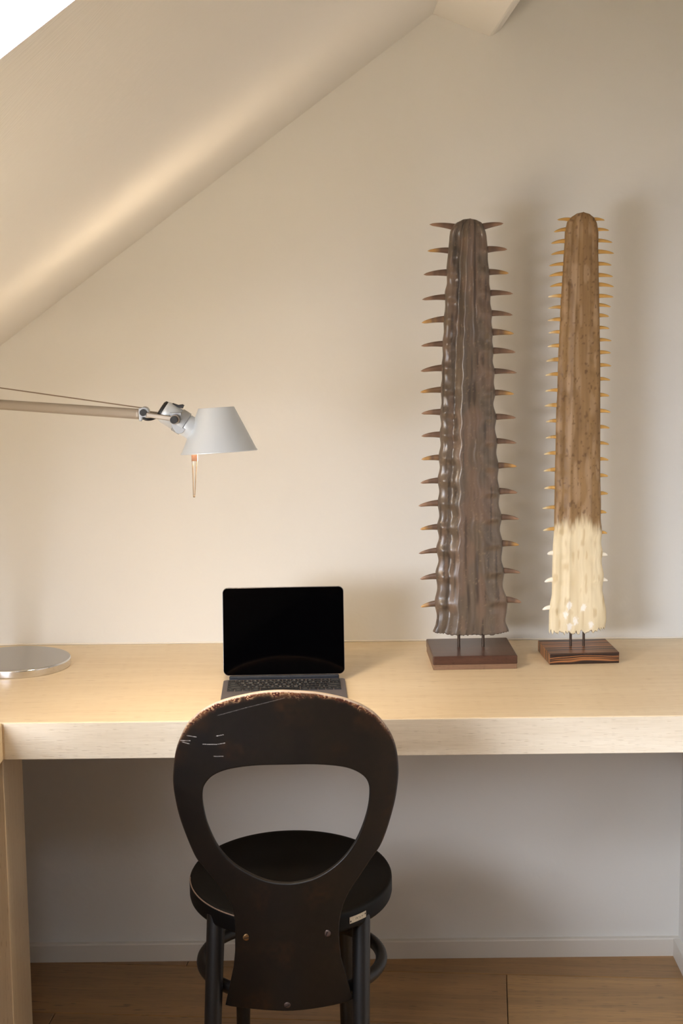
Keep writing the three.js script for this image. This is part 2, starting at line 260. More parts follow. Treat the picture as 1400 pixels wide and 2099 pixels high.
// ------------------------------------------------------------------ the two saw-shaped fish bills on plinths
function interpRow(pts, y) { return interp(pts, y, 1, 0); }
function makeBlade(L, R, teeth, o) {
  const top = L[0][1], botL = L[L.length - 1][1], botR = R[R.length - 1][1];
  const NR = 460, NC = 64, pos = [], col = [], idx = [];
  const half = (t, v, y) => {                       // height of the front face above the middle plane
    const e = Math.sqrt(clamp(1 - Math.pow(Math.abs(2 * t - 1), 7)));
    const fl = lerp(o.ridge[0], o.ridge[1], Math.pow(v, 0.6)), fr = lerp(o.ridge[2], o.ridge[3], v);
    const plat = sst(fl - 0.16, fl, t) * (1 - sst(fr, fr + 0.2, t));
    let h = o.edge + (o.plateau - o.edge) * plat;
    h += o.rib * Math.exp(-Math.pow((t - fl - 0.01) / 0.028, 2));
    h -= o.rib * 0.9 * Math.exp(-Math.pow((t - fl + 0.13) / 0.04, 2));
    for (const q of teeth) {
      const dy = (y - q[1] - q[4] * 0.0) / o.lump; if (Math.abs(dy) > 3) continue;
      const side = q[0] < q[2] ? 1 : 0;
      const tt = side ? 1 - t : t;
      h += o.bump * Math.exp(-dy * dy) * Math.exp(-Math.pow((tt - 0.1) / 0.12, 2));
      h -= o.bump * 0.5 * Math.exp(-Math.pow((y - q[1] + o.lump * 1.7) / o.lump, 2)) * Math.exp(-Math.pow((tt - 0.2) / 0.07, 2));
    }
    h += (vnoise(t * 7, y * 46, 1e6, 1e6, o.s + 2) - 0.5) * o.rough * (1 - plat * 0.7) + (vnoise(t * 34, y * 20, 1e6, 1e6, o.s + 3) - 0.5) * o.rough * 0.35;
    return h * e * Math.sqrt(clamp((top - y) / 0.03 + 0.02));
  };
  for (let r = 0; r <= NR; r++) {
    const v = r / NR, vv = v < 0.06 ? v * v / 0.06 * 0.5 + v * 0.5 : v;
    const jag = (x) => (vnoise(x * 150, 3, 1e6, 1e6, o.s) - 0.5) * o.jag;
    for (let k = 0; k < 2 * NC; k++) {
      const front = k < NC, t = front ? k / (NC - 1) : 1 - (k - NC) / (NC - 1);
      const ts = 0.5 - 0.5 * Math.cos(Math.PI * t) * 0.35 + (t - 0.5) * 0.65;
      const bot = lerp(botL, botR, ts) + jag(ts) * 1 + o.sag * 4 * ts * (1 - ts);
      const y = lerp(top, bot, vv);
      const yy = lerp(top, Math.min(botL, botR), vv);
      const xl = interpRow(L, y), xr = interpRow(R, y);
      const x = lerp(xl, xr, ts), h = half(ts, v, y);
      pos.push(x, y, front ? h : -h * 0.55);
      col.push(...o.color(ts, y, v, x, front, h));
    }
  }
  const C = 2 * NC;
  for (let r = 0; r < NR; r++) for (let k = 0; k < C; k++) { const a = r * C + k, b = r * C + (k + 1) % C; idx.push(a, a + C, b, b, a + C, b + C); }
  for (let k = 0; k < NC - 1; k++) { const a = NR * C + k, b = a + 1, d = NR * C + (C - 1 - k), e = d - 1; idx.push(a, d, b, b, d, e); }
  const g = new THREE.BufferGeometry();
  g.setAttribute('position', new THREE.Float32BufferAttribute(pos, 3)); g.setAttribute('color', new THREE.Float32BufferAttribute(col, 3)); g.setIndex(idx); g.computeVertexNormals();
  return g;
}
function makeTooth(q, r0, flat, c0, c1, s) {        // curved spike from socket (sunk a little) to tip
  const [bx, by, tx, ty] = q, dir = Math.sign(tx - bx), NS = 9, NA = 8, pos = [], col = [], idx = [];
  const ax = bx - dir * 0.006, n = new THREE.Vector2(-(ty - by), tx - bx).normalize(); if (n.y < 0) n.negate();
  for (let i = 0; i <= NS; i++) {
    const f = i / NS, r = r0 * (f < 0.98 ? Math.pow(1 - f, 0.42) * (1 - 0.1 * f) : 0.02) * (f < 0.12 ? 1 : 1);
    const bow = 0.0014 * Math.sin(Math.PI * Math.min(1, f * 1.05));
    const cx = lerp(ax, tx, f) + n.x * bow, cy = lerp(by, ty, f) + n.y * bow;
    const w = clamp(sst(0.35, 1, f) + (hash(i, Math.round(by * 1e4), s) - 0.5) * 0.35);
    for (let k = 0; k < NA; k++) {
      const a = k / NA * 2 * Math.PI;
      pos.push(cx + n.x * Math.cos(a) * r, cy + n.y * Math.cos(a) * r, Math.sin(a) * r * flat);
      const st = 0.85 + 0.3 * hash(k, Math.round(by * 997), s);
      for (let c = 0; c < 3; c++) col.push(lerp(c0[c], c1[c], w) * st);
    }
  }
  for (let i = 0; i < NS; i++) for (let k = 0; k < NA; k++) { const a = i * NA + k, b = i * NA + (k + 1) % NA; idx.push(a, b, a + NA, b, b + NA, a + NA); }
  const g = new THREE.BufferGeometry();
  g.setAttribute('position', new THREE.Float32BufferAttribute(pos, 3)); g.setAttribute('color', new THREE.Float32BufferAttribute(col, 3)); g.setIndex(idx);
  if (dir < 0) { /* keep faces outward on both sides */ for (let i = 0; i < idx.length; i += 3) { const t = idx[i + 1]; idx[i + 1] = idx[i + 2]; idx[i + 2] = t; } g.setIndex(idx); }
  g.computeVertexNormals(); return g;
}
const lin = (r, g, b) => { const c = new THREE.Color().setRGB(r / 255, g / 255, b / 255, THREE.SRGBColorSpace); return [c.r, c.g, c.b]; };
const mixc = (a, b, t) => [0, 1, 2].map((k) => lerp(a[k], b[k], clamp(t)));
M.boneDark = new THREE.MeshPhysicalMaterial({ vertexColors: true, roughness: 0.36, clearcoat: 0.5, clearcoatRoughness: 0.3 });
M.bonePale = std('#ffffff', 0.55, { vertexColors: true });
M.toothDark = std('#ffffff', 0.4, { vertexColors: true });
M.toothPale = std('#ffffff', 0.45, { vertexColors: true });
M.steelDark = std('#57483e', 0.4, { metalness: 0.7 });
const plinthBase = woodTex([92, 62, 48], [64, 40, 32], [38, 22, 18], 61, { cath: 0.8, w: 512, h: 512 });
M.plinthTop = std('#ffffff', 0.3, { map: plinthBase });
M.plinthLow = std('#ffffff', 0.45, { map: woodTex([142, 110, 86], [116, 88, 66], [84, 60, 44], 67, { cath: 0.5, w: 512, h: 512 }) });
M.zebra = std('#ffffff', 0.35, { map: dataTex(512, 512, (u, v) => {
  const w = v * 40 + (vnoise(u * 4, v * 4, 4, 4, 71) - 0.5) * 2.2 + (vnoise(u * 12, v * 9, 12, 9, 72) - 0.5) * 0.7;
  const st = sst(0.48, 0.62, vnoise(u * 2, w * 1.6, 2, 1e6, 73)) , f = vnoise(u * 30, v * 200, 30, 200, 74);
  return [lerp(40, 158, st) + f * 14, lerp(26, 104, st) + f * 10, lerp(22, 62, st) + f * 8]; }) });
{
  // dark one
  const t = thing('sawfish_bill', 'large dark brown sawfish bill with long spikes on a reddish wooden plinth', 'ornament', [0.2738, 0.75, 0.19], 0, 'mounted sawfish bills');
  const teeth = [...ROSA_TL, ...ROSA_TR].map((q) => [...q, 0]);
  const cA = lin(104, 90, 78), cB = lin(74, 62, 53), cC = lin(128, 100, 84), cD = lin(112, 96, 74), cE = lin(46, 38, 34);
  const blade = makeBlade(ROSA_L, ROSA_R, teeth, { s: 3, edge: 0.0105, plateau: 0.0185, rib: 0.0028, bump: 0.0065, lump: 0.009, rough: 0.0034, ridge: [0.5, 0.3, 0.66, 0.74], jag: 0.004, sag: -0.004,
    color: (u, y, v, x, f, h) => {
      const st = vnoise(x * 260, y * 5, 1e6, 1e6, 81) * 0.6 + vnoise(x * 700, y * 9, 1e6, 1e6, 82) * 0.4;
      let c = mixc(cB, cA, st * 1.1);
      c = mixc(c, cD, 0.3 * vnoise(x * 60, y * 20, 1e6, 1e6, 83));
      c = mixc(c, cC, sst(0.45, 0.7, vnoise(x * 50, y * 25, 1e6, 1e6, 84)) * 0.32);
      c = mixc(c, cE, sst(0.66, 0.85, vnoise(x * 170, y * 14, 1e6, 1e6, 85)) * 0.65);
      return mixc(c, lin(150, 128, 104), sst(0.86, 0.92, vnoise(x * 420, y * 260, 1e6, 1e6, 86)) * 0.4);
    } });
  mesh('bill_blade', blade, M.boneDark, t);
  teeth.forEach((q, i) => mesh('tooth', makeTooth(q, 0.0072 * (0.92 + 0.16 * rnd()), 0.6, lin(98, 76, 62), i % 3 === 1 ? lin(196, 150, 84) : lin(150, 116, 92), i), M.toothDark, t));
  for (const x of [-0.0258, 0.0263]) mesh('support_rod', rod(V(x, 0.029, 0), V(x, 0.085, 0), 0.0032), M.steelDark, t);
  const p = new THREE.Group(); p.name = 'plinth'; p.rotation.y = 0.03; t.add(p);
  mesh('plinth_top', setUV(rbox(0.178, 0.019, 0.17, 0.003, 0, 0.0195, 0), 0.5, 0.25), M.plinthTop, p);
  mesh('plinth_base', setUV(rbox(0.176, 0.0125, 0.168, 0.0012, 0, 0.00625, 0), 0.5, 0.25), M.plinthLow, p);
}
{
  // pale one
  const t = thing('sawfish_bill', 'slim sawfish bill, amber fading to cream, on a small striped dark plinth', 'ornament', [0.5034, 0.75, 0.172], 0, 'mounted sawfish bills');
  const teeth = [...ROSB_TL, ...ROSB_TR].map((q) => [...q, 0]);
  const a0 = lin(114, 86, 54), a1 = lin(150, 118, 78), a2 = lin(176, 148, 118), b0 = lin(234, 219, 186), b1 = lin(212, 194, 156), w = lin(246, 240, 230);
  const dabs = [[-0.02, 0.115], [0.012, 0.11], [-0.026, 0.095], [-0.005, 0.082], [0.028, 0.072], [-0.018, 0.07]];
  const blade = makeBlade(ROSB_L, ROSB_R, teeth, { s: 9, edge: 0.0095, plateau: 0.0125, rib: 0.0012, bump: 0.0022, lump: 0.007, rough: 0.0018, ridge: [0.4, 0.3, 0.66, 0.74], jag: 0.012, sag: -0.003,
    color: (u, y, v, x, f) => {
      const st = vnoise(x * 240, y * 6, 1e6, 1e6, 91) * 0.55 + vnoise(x * 90, y * 30, 1e6, 1e6, 92) * 0.45;
      let up = mixc(a0, a1, st * 1.2);
      up = mixc(up, a2, sst(0.55, 0.8, vnoise(x * 130, y * 22, 1e6, 1e6, 93)) * 0.5);
      up = mixc(up, lin(90, 62, 36), sst(0.78, 0.9, vnoise(x * 300, y * 190, 1e6, 1e6, 94)) * 0.7);
      up = mixc(up, lin(156, 122, 74), 0.2 * vnoise(x * 80, y * 12, 1e6, 1e6, 99));
      let lo = mixc(b1, b0, st * 1.3);
      lo = mixc(lo, lin(190, 162, 112), sst(0.7, 0.9, vnoise(x * 180, y * 40, 1e6, 1e6, 95)) * 0.5);
      const line = 0.281 + (vnoise(x * 70, 0, 1e6, 1e6, 96) - 0.5) * 0.012 + 0.02 * Math.exp(-Math.pow((u - 0.55) / 0.22, 2)) + (vnoise(x * 400, y * 60, 1e6, 1e6, 97) - 0.5) * 0.02;
      let c = mixc(lo, up, sst(line - 0.016, line + 0.02, y));
      for (const [dx, dy] of dabs) { const d = Math.hypot((x - dx) / 0.0055, (y - dy) / 0.008) + (vnoise(x * 300, y * 300, 1e6, 1e6, 98) - 0.5) * 0.8; c = mixc(c, w, 1 - sst(0.8, 1.1, d)); }
      return c;
    } });
  mesh('bill_blade', blade, M.bonePale, t);
  teeth.forEach((q) => {
    const low = q[1] < 0.24, mid = q[1] < 0.78 && q[0] < 0;
    mesh('tooth', makeTooth(q, (low ? 0.0064 : 0.0048) * (0.9 + 0.2 * rnd()), 0.6, low ? lin(240, 232, 214) : lin(196, 150, 78), low ? lin(246, 240, 228) : mid ? lin(232, 214, 170) : lin(206, 164, 92), 5), M.toothPale, t);
  });
  for (const x of [-0.0135, 0.0145]) mesh('support_rod', rod(V(x, 0.022, 0), V(x, 0.085, 0), 0.0028), M.steelDark, t);
  const p = new THREE.Group(); p.name = 'plinth'; p.rotation.y = 0.07; p.position.x = 0.0025; t.add(p);
  mesh('plinth_block', setUV(rbox(0.15, 0.024, 0.13, 0.002, 0, 0.012, 0), 0.35, 0.12), M.zebra, p);
}

// ------------------------------------------------------------------ tablet on its keyboard
M.screen = new THREE.MeshPhysicalMaterial({ color: '#020203', roughness: 0.05, ior: 1.5, specularIntensity: 0.5 });
M.alu = std('#8d8c92', 0.35, { metalness: 0.9 });
M.fabricGrey = std('#5c5658', 0.7);
M.navy = std('#121722', 0.55);
M.key = std('#17171a', 0.55);
function roundRect(w, h, r) {
  const s = new THREE.Shape(), a = w / 2, b = h / 2;
  s.moveTo(-a + r, -b); s.lineTo(a - r, -b); s.absarc(a - r, -b + r, r, -Math.PI / 2, 0); s.lineTo(a, b - r); s.absarc(a - r, b - r, r, 0, Math.PI / 2);
  s.lineTo(-a + r, b); s.absarc(-a + r, b - r, r, Math.PI / 2, Math.PI); s.lineTo(-a, -b + r); s.absarc(-a + r, -b + r, r, Math.PI, Math.PI * 1.5); return s;
}
const slab = (w, h, r, d, bev) => new THREE.ExtrudeGeometry(roundRect(w - 2 * bev, h - 2 * bev, r - bev), { depth: d - 2 * bev, bevelEnabled: true, bevelThickness: bev, bevelSize: bev, bevelSegments: 3, curveSegments: 12 }).translate(0, 0, bev);
{
  const KX = -0.1205, KZ = 0.359, yaw = 0.03;
  const k = thing('keyboard_case', 'grey tablet keyboard case with black keys lying open on the desk', 'keyboard', [KX, 0.75, KZ], yaw);
  const deck = slab(0.247, 0.176, 0.009, 0.0062, 0.001).rotateX(-Math.PI / 2).translate(0, 0, 0.09);
  mesh('deck', deck, M.fabricGrey, k);
  mesh('hinge', mergeGeometries([rbox(0.224, 0.0125, 0.007, 0.003, 0, 0.0075, -0.0015), rbox(0.2, 0.002, 0.003, 0.0008, 0.005, 0.0095, 0.003)]), M.navy, k, 'dark blue hinge bar');
  // rear cover carrying the tablet
  const tilt = 0.19;
  const cover = slab(0.248, 0.178, 0.011, 0.004, 0.001).translate(0, 0.09, -0.004 - 0.0062).rotateX(-tilt).translate(0, 0.0145, 0);
  mesh('back_cover', cover, M.navy, k);
  // keys, with their legends in one small atlas
  const rows = [
    ['`', '1', '2', '3', '4', '5', '6', '7', '8', '9', '0', '-', '=', 'delete'],
    ['tab', 'Q', 'W', 'E', 'R', 'T', 'Y', 'U', 'I', 'O', 'P', '[', ']', '\\'],
    ['caps', 'A', 'S', 'D', 'F', 'G', 'H', 'J', 'K', 'L', ';', "'", 'return'],
    ['shift', 'Z', 'X', 'C', 'V', 'B', 'N', 'M', ',', '.', '/', 'shift'],
    ['fn', 'ctrl', 'alt', 'cmd', ' ', 'cmd', 'alt', '<', '^', '>']];
  const widths = { delete: 1.45, tab: 1.45, caps: 1.75, return: 1.75, shift: 2.25, ' ': 5, cmd: 1.2 };
  const cv = document.createElement('canvas'); cv.width = 896; cv.height = 320; const cx = cv.getContext('2d');
  cx.fillStyle = '#17171a'; cx.fillRect(0, 0, 896, 320); cx.fillStyle = '#c9c6c2'; cx.textAlign = 'center'; cx.textBaseline = 'middle';
  rows.forEach((r, j) => r.forEach((c, i) => { cx.font = (c.length > 1 ? 18 : 36) + 'px sans-serif'; cx.fillText(c, i * 64 + 32, j * 64 + 34); }));
  const kt = new THREE.CanvasTexture(cv); kt.colorSpace = THREE.SRGBColorSpace;
  const km = std('#ffffff', 0.5, { map: kt });
  rows.forEach((r, j) => {
    const tot = r.reduce((a, c) => a + (widths[c] || 1), 0), unit = 0.229 / tot; let x = -0.1145;
    r.forEach((c, i) => {
      const w = unit * (widths[c] || 1), g = rbox(w - 0.0022, 0.0026, 0.0138, 0.0009, x + w / 2, 0.0072, 0.0215 + j * 0.0165, 1); x += w;
      const p = g.attributes.position, n = g.attributes.normal, uv = [];
      const sx = Math.max(1, (w / 0.016));
      for (let q = 0; q < p.count; q++) {
        const a = clamp(0.5 + (p.getX(q) - (x - w / 2)) / (0.015 * 1), 0.02, 0.98), b = clamp(0.5 - (p.getZ(q) - (0.0215 + j * 0.0165)) / 0.015, 0.02, 0.98);
        uv.push((i + (n.getY(q) > 0.5 ? a : 0.02)) / 14, 1 - (j + 1 - (n.getY(q) > 0.5 ? b : 0.02)) / 5);
      }
      g.setAttribute('uv', new THREE.Float32BufferAttribute(uv, 2));
      mesh('key', g, km, k);
    });
  });
  mesh('trackpad', rbox(0.1, 0.0008, 0.05, 0.0003, 0, 0.0064, 0.135), std('#5f5a5c', 0.4), k);
  // tablet
  const tb = thing('tablet_computer', 'black tablet with a dark switched-off screen propped upright on the keyboard', 'tablet', [KX, 0.75, KZ], yaw);
  const put = (g) => g.rotateX(-tilt).translate(0, 0.0145, 0);
  mesh('case', put(slab(0.2476, 0.1785, 0.011, 0.0058, 0.0012).translate(0, 0.0893, -0.0060)), M.alu, tb, 'thin silver metal edge');
  mesh('screen', put(slab(0.2462, 0.1771, 0.0103, 0.0006, 0.0002).translate(0, 0.0893, -0.0003)), M.screen, tb, 'black glass screen');
}

// ------------------------------------------------------------------ the desk lamp
M.lampAlu = std('#d4dae0', 0.42, { metalness: 0.35 });
M.lampMatt = std('#a9acb0', 0.45, { metalness: 0.4 });
M.lampArm = std('#9c9287', 0.5, { metalness: 0.35 });
M.polished = std('#d8d8da', 0.12, { metalness: 1 });
M.brushed = std('#b4b2b0', 0.34, { metalness: 0.85 });
M.black = std('#17171a', 0.5);
M.clear = std('#8a7358', 0.3);
{
  const LB = [-0.6976, 0.75, 0.2], X = (x) => x - LB[0], Y = (y) => y - LB[1], ZH = 0.52;   // the head hangs 52 cm in front of the base
  const l = thing('desk_lamp', 'aluminium cantilever desk lamp with a conical shade above the tablet', 'lamp', LB);
  const base = mesh('base', lathe([[0, 0.0178], [0.1118, 0.018], [0.1132, 0.0174]], 96), M.brushed, l, 'round brushed metal base');
  mesh('rim', lathe([[0.1132, 0.0174], [0.1146, 0.0158], [0.115, 0.014], [0.115, 0.003], [0.1138, 0.001], [0.1138, 0], [0, 0]], 96), M.polished, base, 'polished rim');
  const piv = V(X(-0.752), Y(0.768), 0), elbow = V(X(-0.7742), Y(1.3426), 0.286), tip = V(X(-0.3528), Y(1.3319), ZH);
  mesh('socket', rod(piv, piv.clone().add(V(0, 0.03, 0)), 0.013), M.lampMatt, l);
  const flatTube = (a, b, h, w) => { const d = b.clone().sub(a), L = d.length(), g = new RoundedBoxGeometry(L, h, w, 4, Math.min(h, w) * 0.42); g.applyQuaternion(new THREE.Quaternion().setFromUnitVectors(V(1, 0, 0), d.clone().normalize())); return g.translate((a.x + b.x) / 2, (a.y + b.y) / 2, (a.z + b.z) / 2); };
  mesh('lower_arm', flatTube(piv.clone().add(V(0, 0.02, 0)), elbow, 0.019, 0.016), M.lampArm, l);
  mesh('elbow', rod(elbow.clone().add(V(0, 0, -0.016)), elbow.clone().add(V(0, 0, 0.016)), 0.016), M.lampMatt, l);
  mesh('upper_arm', flatTube(elbow, tip, 0.0184, 0.016), M.lampArm, l);
  mesh('tension_cable', rod(V(X(-0.7815), Y(1.3849), 0.286), V(X(-0.3525), Y(1.3432), ZH), 0.0011, 0.0011, 8), std('#8a7a6a', 0.4, { metalness: 0.6 }), l);
  mesh('cable_stay', rod(elbow, V(X(-0.7815), Y(1.3849), 0.286), 0.004), M.lampMatt, l);
  const head = (n, g, m, p, label) => { const o = mesh(n, g, m, p, label); if (p === l) o.position.z = ZH; return o; };
  // fork between arm and head
  const end = head('arm_bracket', mergeGeometries([rbox(0.007, 0.0238, 0.018, 0.002, X(-0.3534), Y(1.3319), 0), rod(V(X(-0.3474), Y(1.3361), -0.012), V(X(-0.3474), Y(1.3361), 0.012), 0.0087)].map((g) => g.index ? g : g)), M.lampMatt, l);
  head('knob', rod(V(X(-0.3483), Y(1.3359), 0.011), V(X(-0.3483), Y(1.3359), 0.0165), 0.006), M.black, end, 'black round knob');
  const K2 = V(X(-0.2915), Y(1.3240), 0);
  head('fork', mergeGeometries([flatTube(V(X(-0.3427), Y(1.3321), 0.014), V(K2.x, K2.y + 0.0008, 0.0265), 0.0087, 0.005), flatTube(V(X(-0.3427), Y(1.3321), -0.014), V(K2.x, K2.y + 0.0008, -0.0265), 0.0087, 0.005), rod(V(K2.x, K2.y, 0.0215), V(K2.x, K2.y, 0.029), 0.0087)]), M.lampArm, l);
  const wire = new THREE.CatmullRomCurve3([V(X(-0.3513), Y(1.3259), 0.004), V(X(-0.3436), Y(1.3233), 0.006), V(X(-0.3342), Y(1.3236), 0.004), V(X(-0.3224), Y(1.3288), 0)]);
  head('flex', new THREE.TubeGeometry(wire, 20, 0.0026, 8), M.black, l, 'black flex');
  // lamp head: housing tilted down to the right, entering the shade
  const A = V(X(-0.3156), Y(1.3387), 0), B = V(X(-0.2634), Y(1.3049), 0), ax = B.clone().sub(A).normalize();
  const q = new THREE.Quaternion().setFromUnitVectors(V(0, 1, 0), ax);
  const along = (g) => g.scale(0.848, 0.848, 0.848).applyQuaternion(q).translate(A.x, A.y, A.z);
  const hd = head('housing', along(lathe([[0.0, 0.0], [0.0185, 0.0], [0.0225, 0.004], [0.0238, 0.01], [0.0238, 0.0375], [0, 0.0375]], 48)), M.lampAlu, l);
  head('end_cap', along(lathe([[0, -0.0052], [0.016, -0.005], [0.0205, -0.0025], [0.0212, 0.002], [0.0195, 0.0045], [0, 0.0045]], 48)), M.black, hd, 'black end cap');
  head('collar', along(lathe([[0, 0.037], [0.0252, 0.037], [0.0258, 0.0385], [0.0258, 0.055], [0.0252, 0.0562], [0, 0.0562]], 48)), M.lampMatt, hd);
  head('neck', along(lathe([[0.0228, 0.056], [0.0228, 0.0575], [0.0236, 0.058], [0.0236, 0.088], [0, 0.088]], 48)), M.lampAlu, hd);
  head('knob', rod(V(K2.x - 0.001, K2.y, 0.0275), V(K2.x - 0.001, K2.y, 0.034), 0.0066), M.black, l, 'black round knob');
  const lug = new THREE.Shape(); lug.moveTo(-0.012, 0.016); lug.quadraticCurveTo(-0.014, -0.006, -0.001, -0.0235); lug.quadraticCurveTo(0.006, -0.029, 0.013, -0.024); lug.lineTo(0.0175, -0.018); lug.lineTo(0.011, -0.015); lug.lineTo(0.01, 0.016); lug.closePath();
  head('lug', new THREE.ExtrudeGeometry(lug, { depth: 0.012, bevelEnabled: true, bevelSize: 0.001, bevelThickness: 0.001, bevelSegments: 2 }).scale(0.848, 0.848, 1).translate(K2.x + 0.0018, K2.y - 0.0027, 0.008), M.lampMatt, l);
  const sw = new THREE.Shape(); sw.moveTo(0, 0); sw.lineTo(0.0245, -0.001); sw.lineTo(0.0255, 0.0045); sw.lineTo(0.022, 0.0058); sw.lineTo(0.014, 0.0024); sw.lineTo(0.002, 0.0036); sw.closePath();
  head('switch', new THREE.ExtrudeGeometry(sw, { depth: 0.009, bevelEnabled: true, bevelSize: 0.0006, bevelThickness: 0.0006, bevelSegments: 2 }).translate(0, 0, -0.0045).scale(0.848, 0.848, 1).rotateZ(-0.24).translate(X(-0.2990), Y(1.3478), 0), M.black, hd, 'black rocker switch');
  // shade, tilted three degrees
  const S = new THREE.Group(); S.name = 'shade_assembly'; S.position.set(X(-0.2163), Y(1.2625), ZH); S.scale.setScalar(0.848); S.rotation.set(-0.085, 0, 0.054); l.add(S);
  head('shade', lathe([[0.0366, 0.0932], [0.0372, 0.0938], [0.0378, 0.0932], [0.0782, 0.0037], [0.0800, 0.0022], [0.0806, 0.0006], [0.0798, -0.0004], [0.0786, 0.001], [0.0768, 0.0037], [0.0366, 0.0932]], 128), M.lampAlu, S, 'conical satin aluminium shade');
  const bulbM = std('#fff1dc', 0.3, { emissive: new THREE.Color().setRGB(1, 0.78, 0.52), emissiveIntensity: 4 });
  head('bulb', lathe([[0, -0.03], [0.011, -0.028], [0.019, -0.02], [0.0225, -0.008], [0.021, 0.004], [0.014, 0.018], [0.0125, 0.03], [0, 0.03]], 32).translate(-0.02, 0.036, -0.022), bulbM, S);
  const p = new THREE.PointLight(new THREE.Color().setRGB(1, 0.78, 0.52), LAMP, 0, 2);
  p.position.set(-0.02, 0.028, -0.022); p.castShadow = true; p.shadow.radius = 3; S.add(p);
  // looped pull rod under the shade
  const hx = X(-0.2579), hy = Y(1.2577);
  const h = head('pull_rod', mergeGeometries([rod(V(hx - 0.0037, hy - 0.004, 0.03), V(hx - 0.0035, hy - 0.069, 0.03), 0.00095, 0.00085, 8), rod(V(hx + 0.0037, hy - 0.004, 0.03), V(hx - 0.0012, hy - 0.068, 0.03), 0.00095, 0.00085, 8), new THREE.SphereGeometry(0.0021, 12, 8).translate(hx - 0.0024, hy - 0.0698, 0.03)].map((g) => g)), M.clear, l, 'thin clear looped pull rod');
  head('clip', box(0.0105, 0.012, 0.004, hx, hy - 0.001, 0.03), std('#6e4a34', 0.5), h);
}

// ------------------------------------------------------------------ added low board, left of the picture, to shade the wall under the desk
{
  const s = thing('added_shade_board', 'added low oak board on the return desk, out of the picture on the left, shading the wall under the desk', 'screen', [DX - 0.013, 0.75, 1.99]);
  mesh('board', setUV(rbox(0.02, 0.115, 2.0, 0.002, 0, 0.0675, 0), 1.4, 0.6, 'z'), M.oak, s);
  for (const z of [-0.9, 0, 0.9]) mesh('foot', rbox(0.02, 0.012, 0.08, 0.002, 0, 0.006, z), M.oak, s);
}

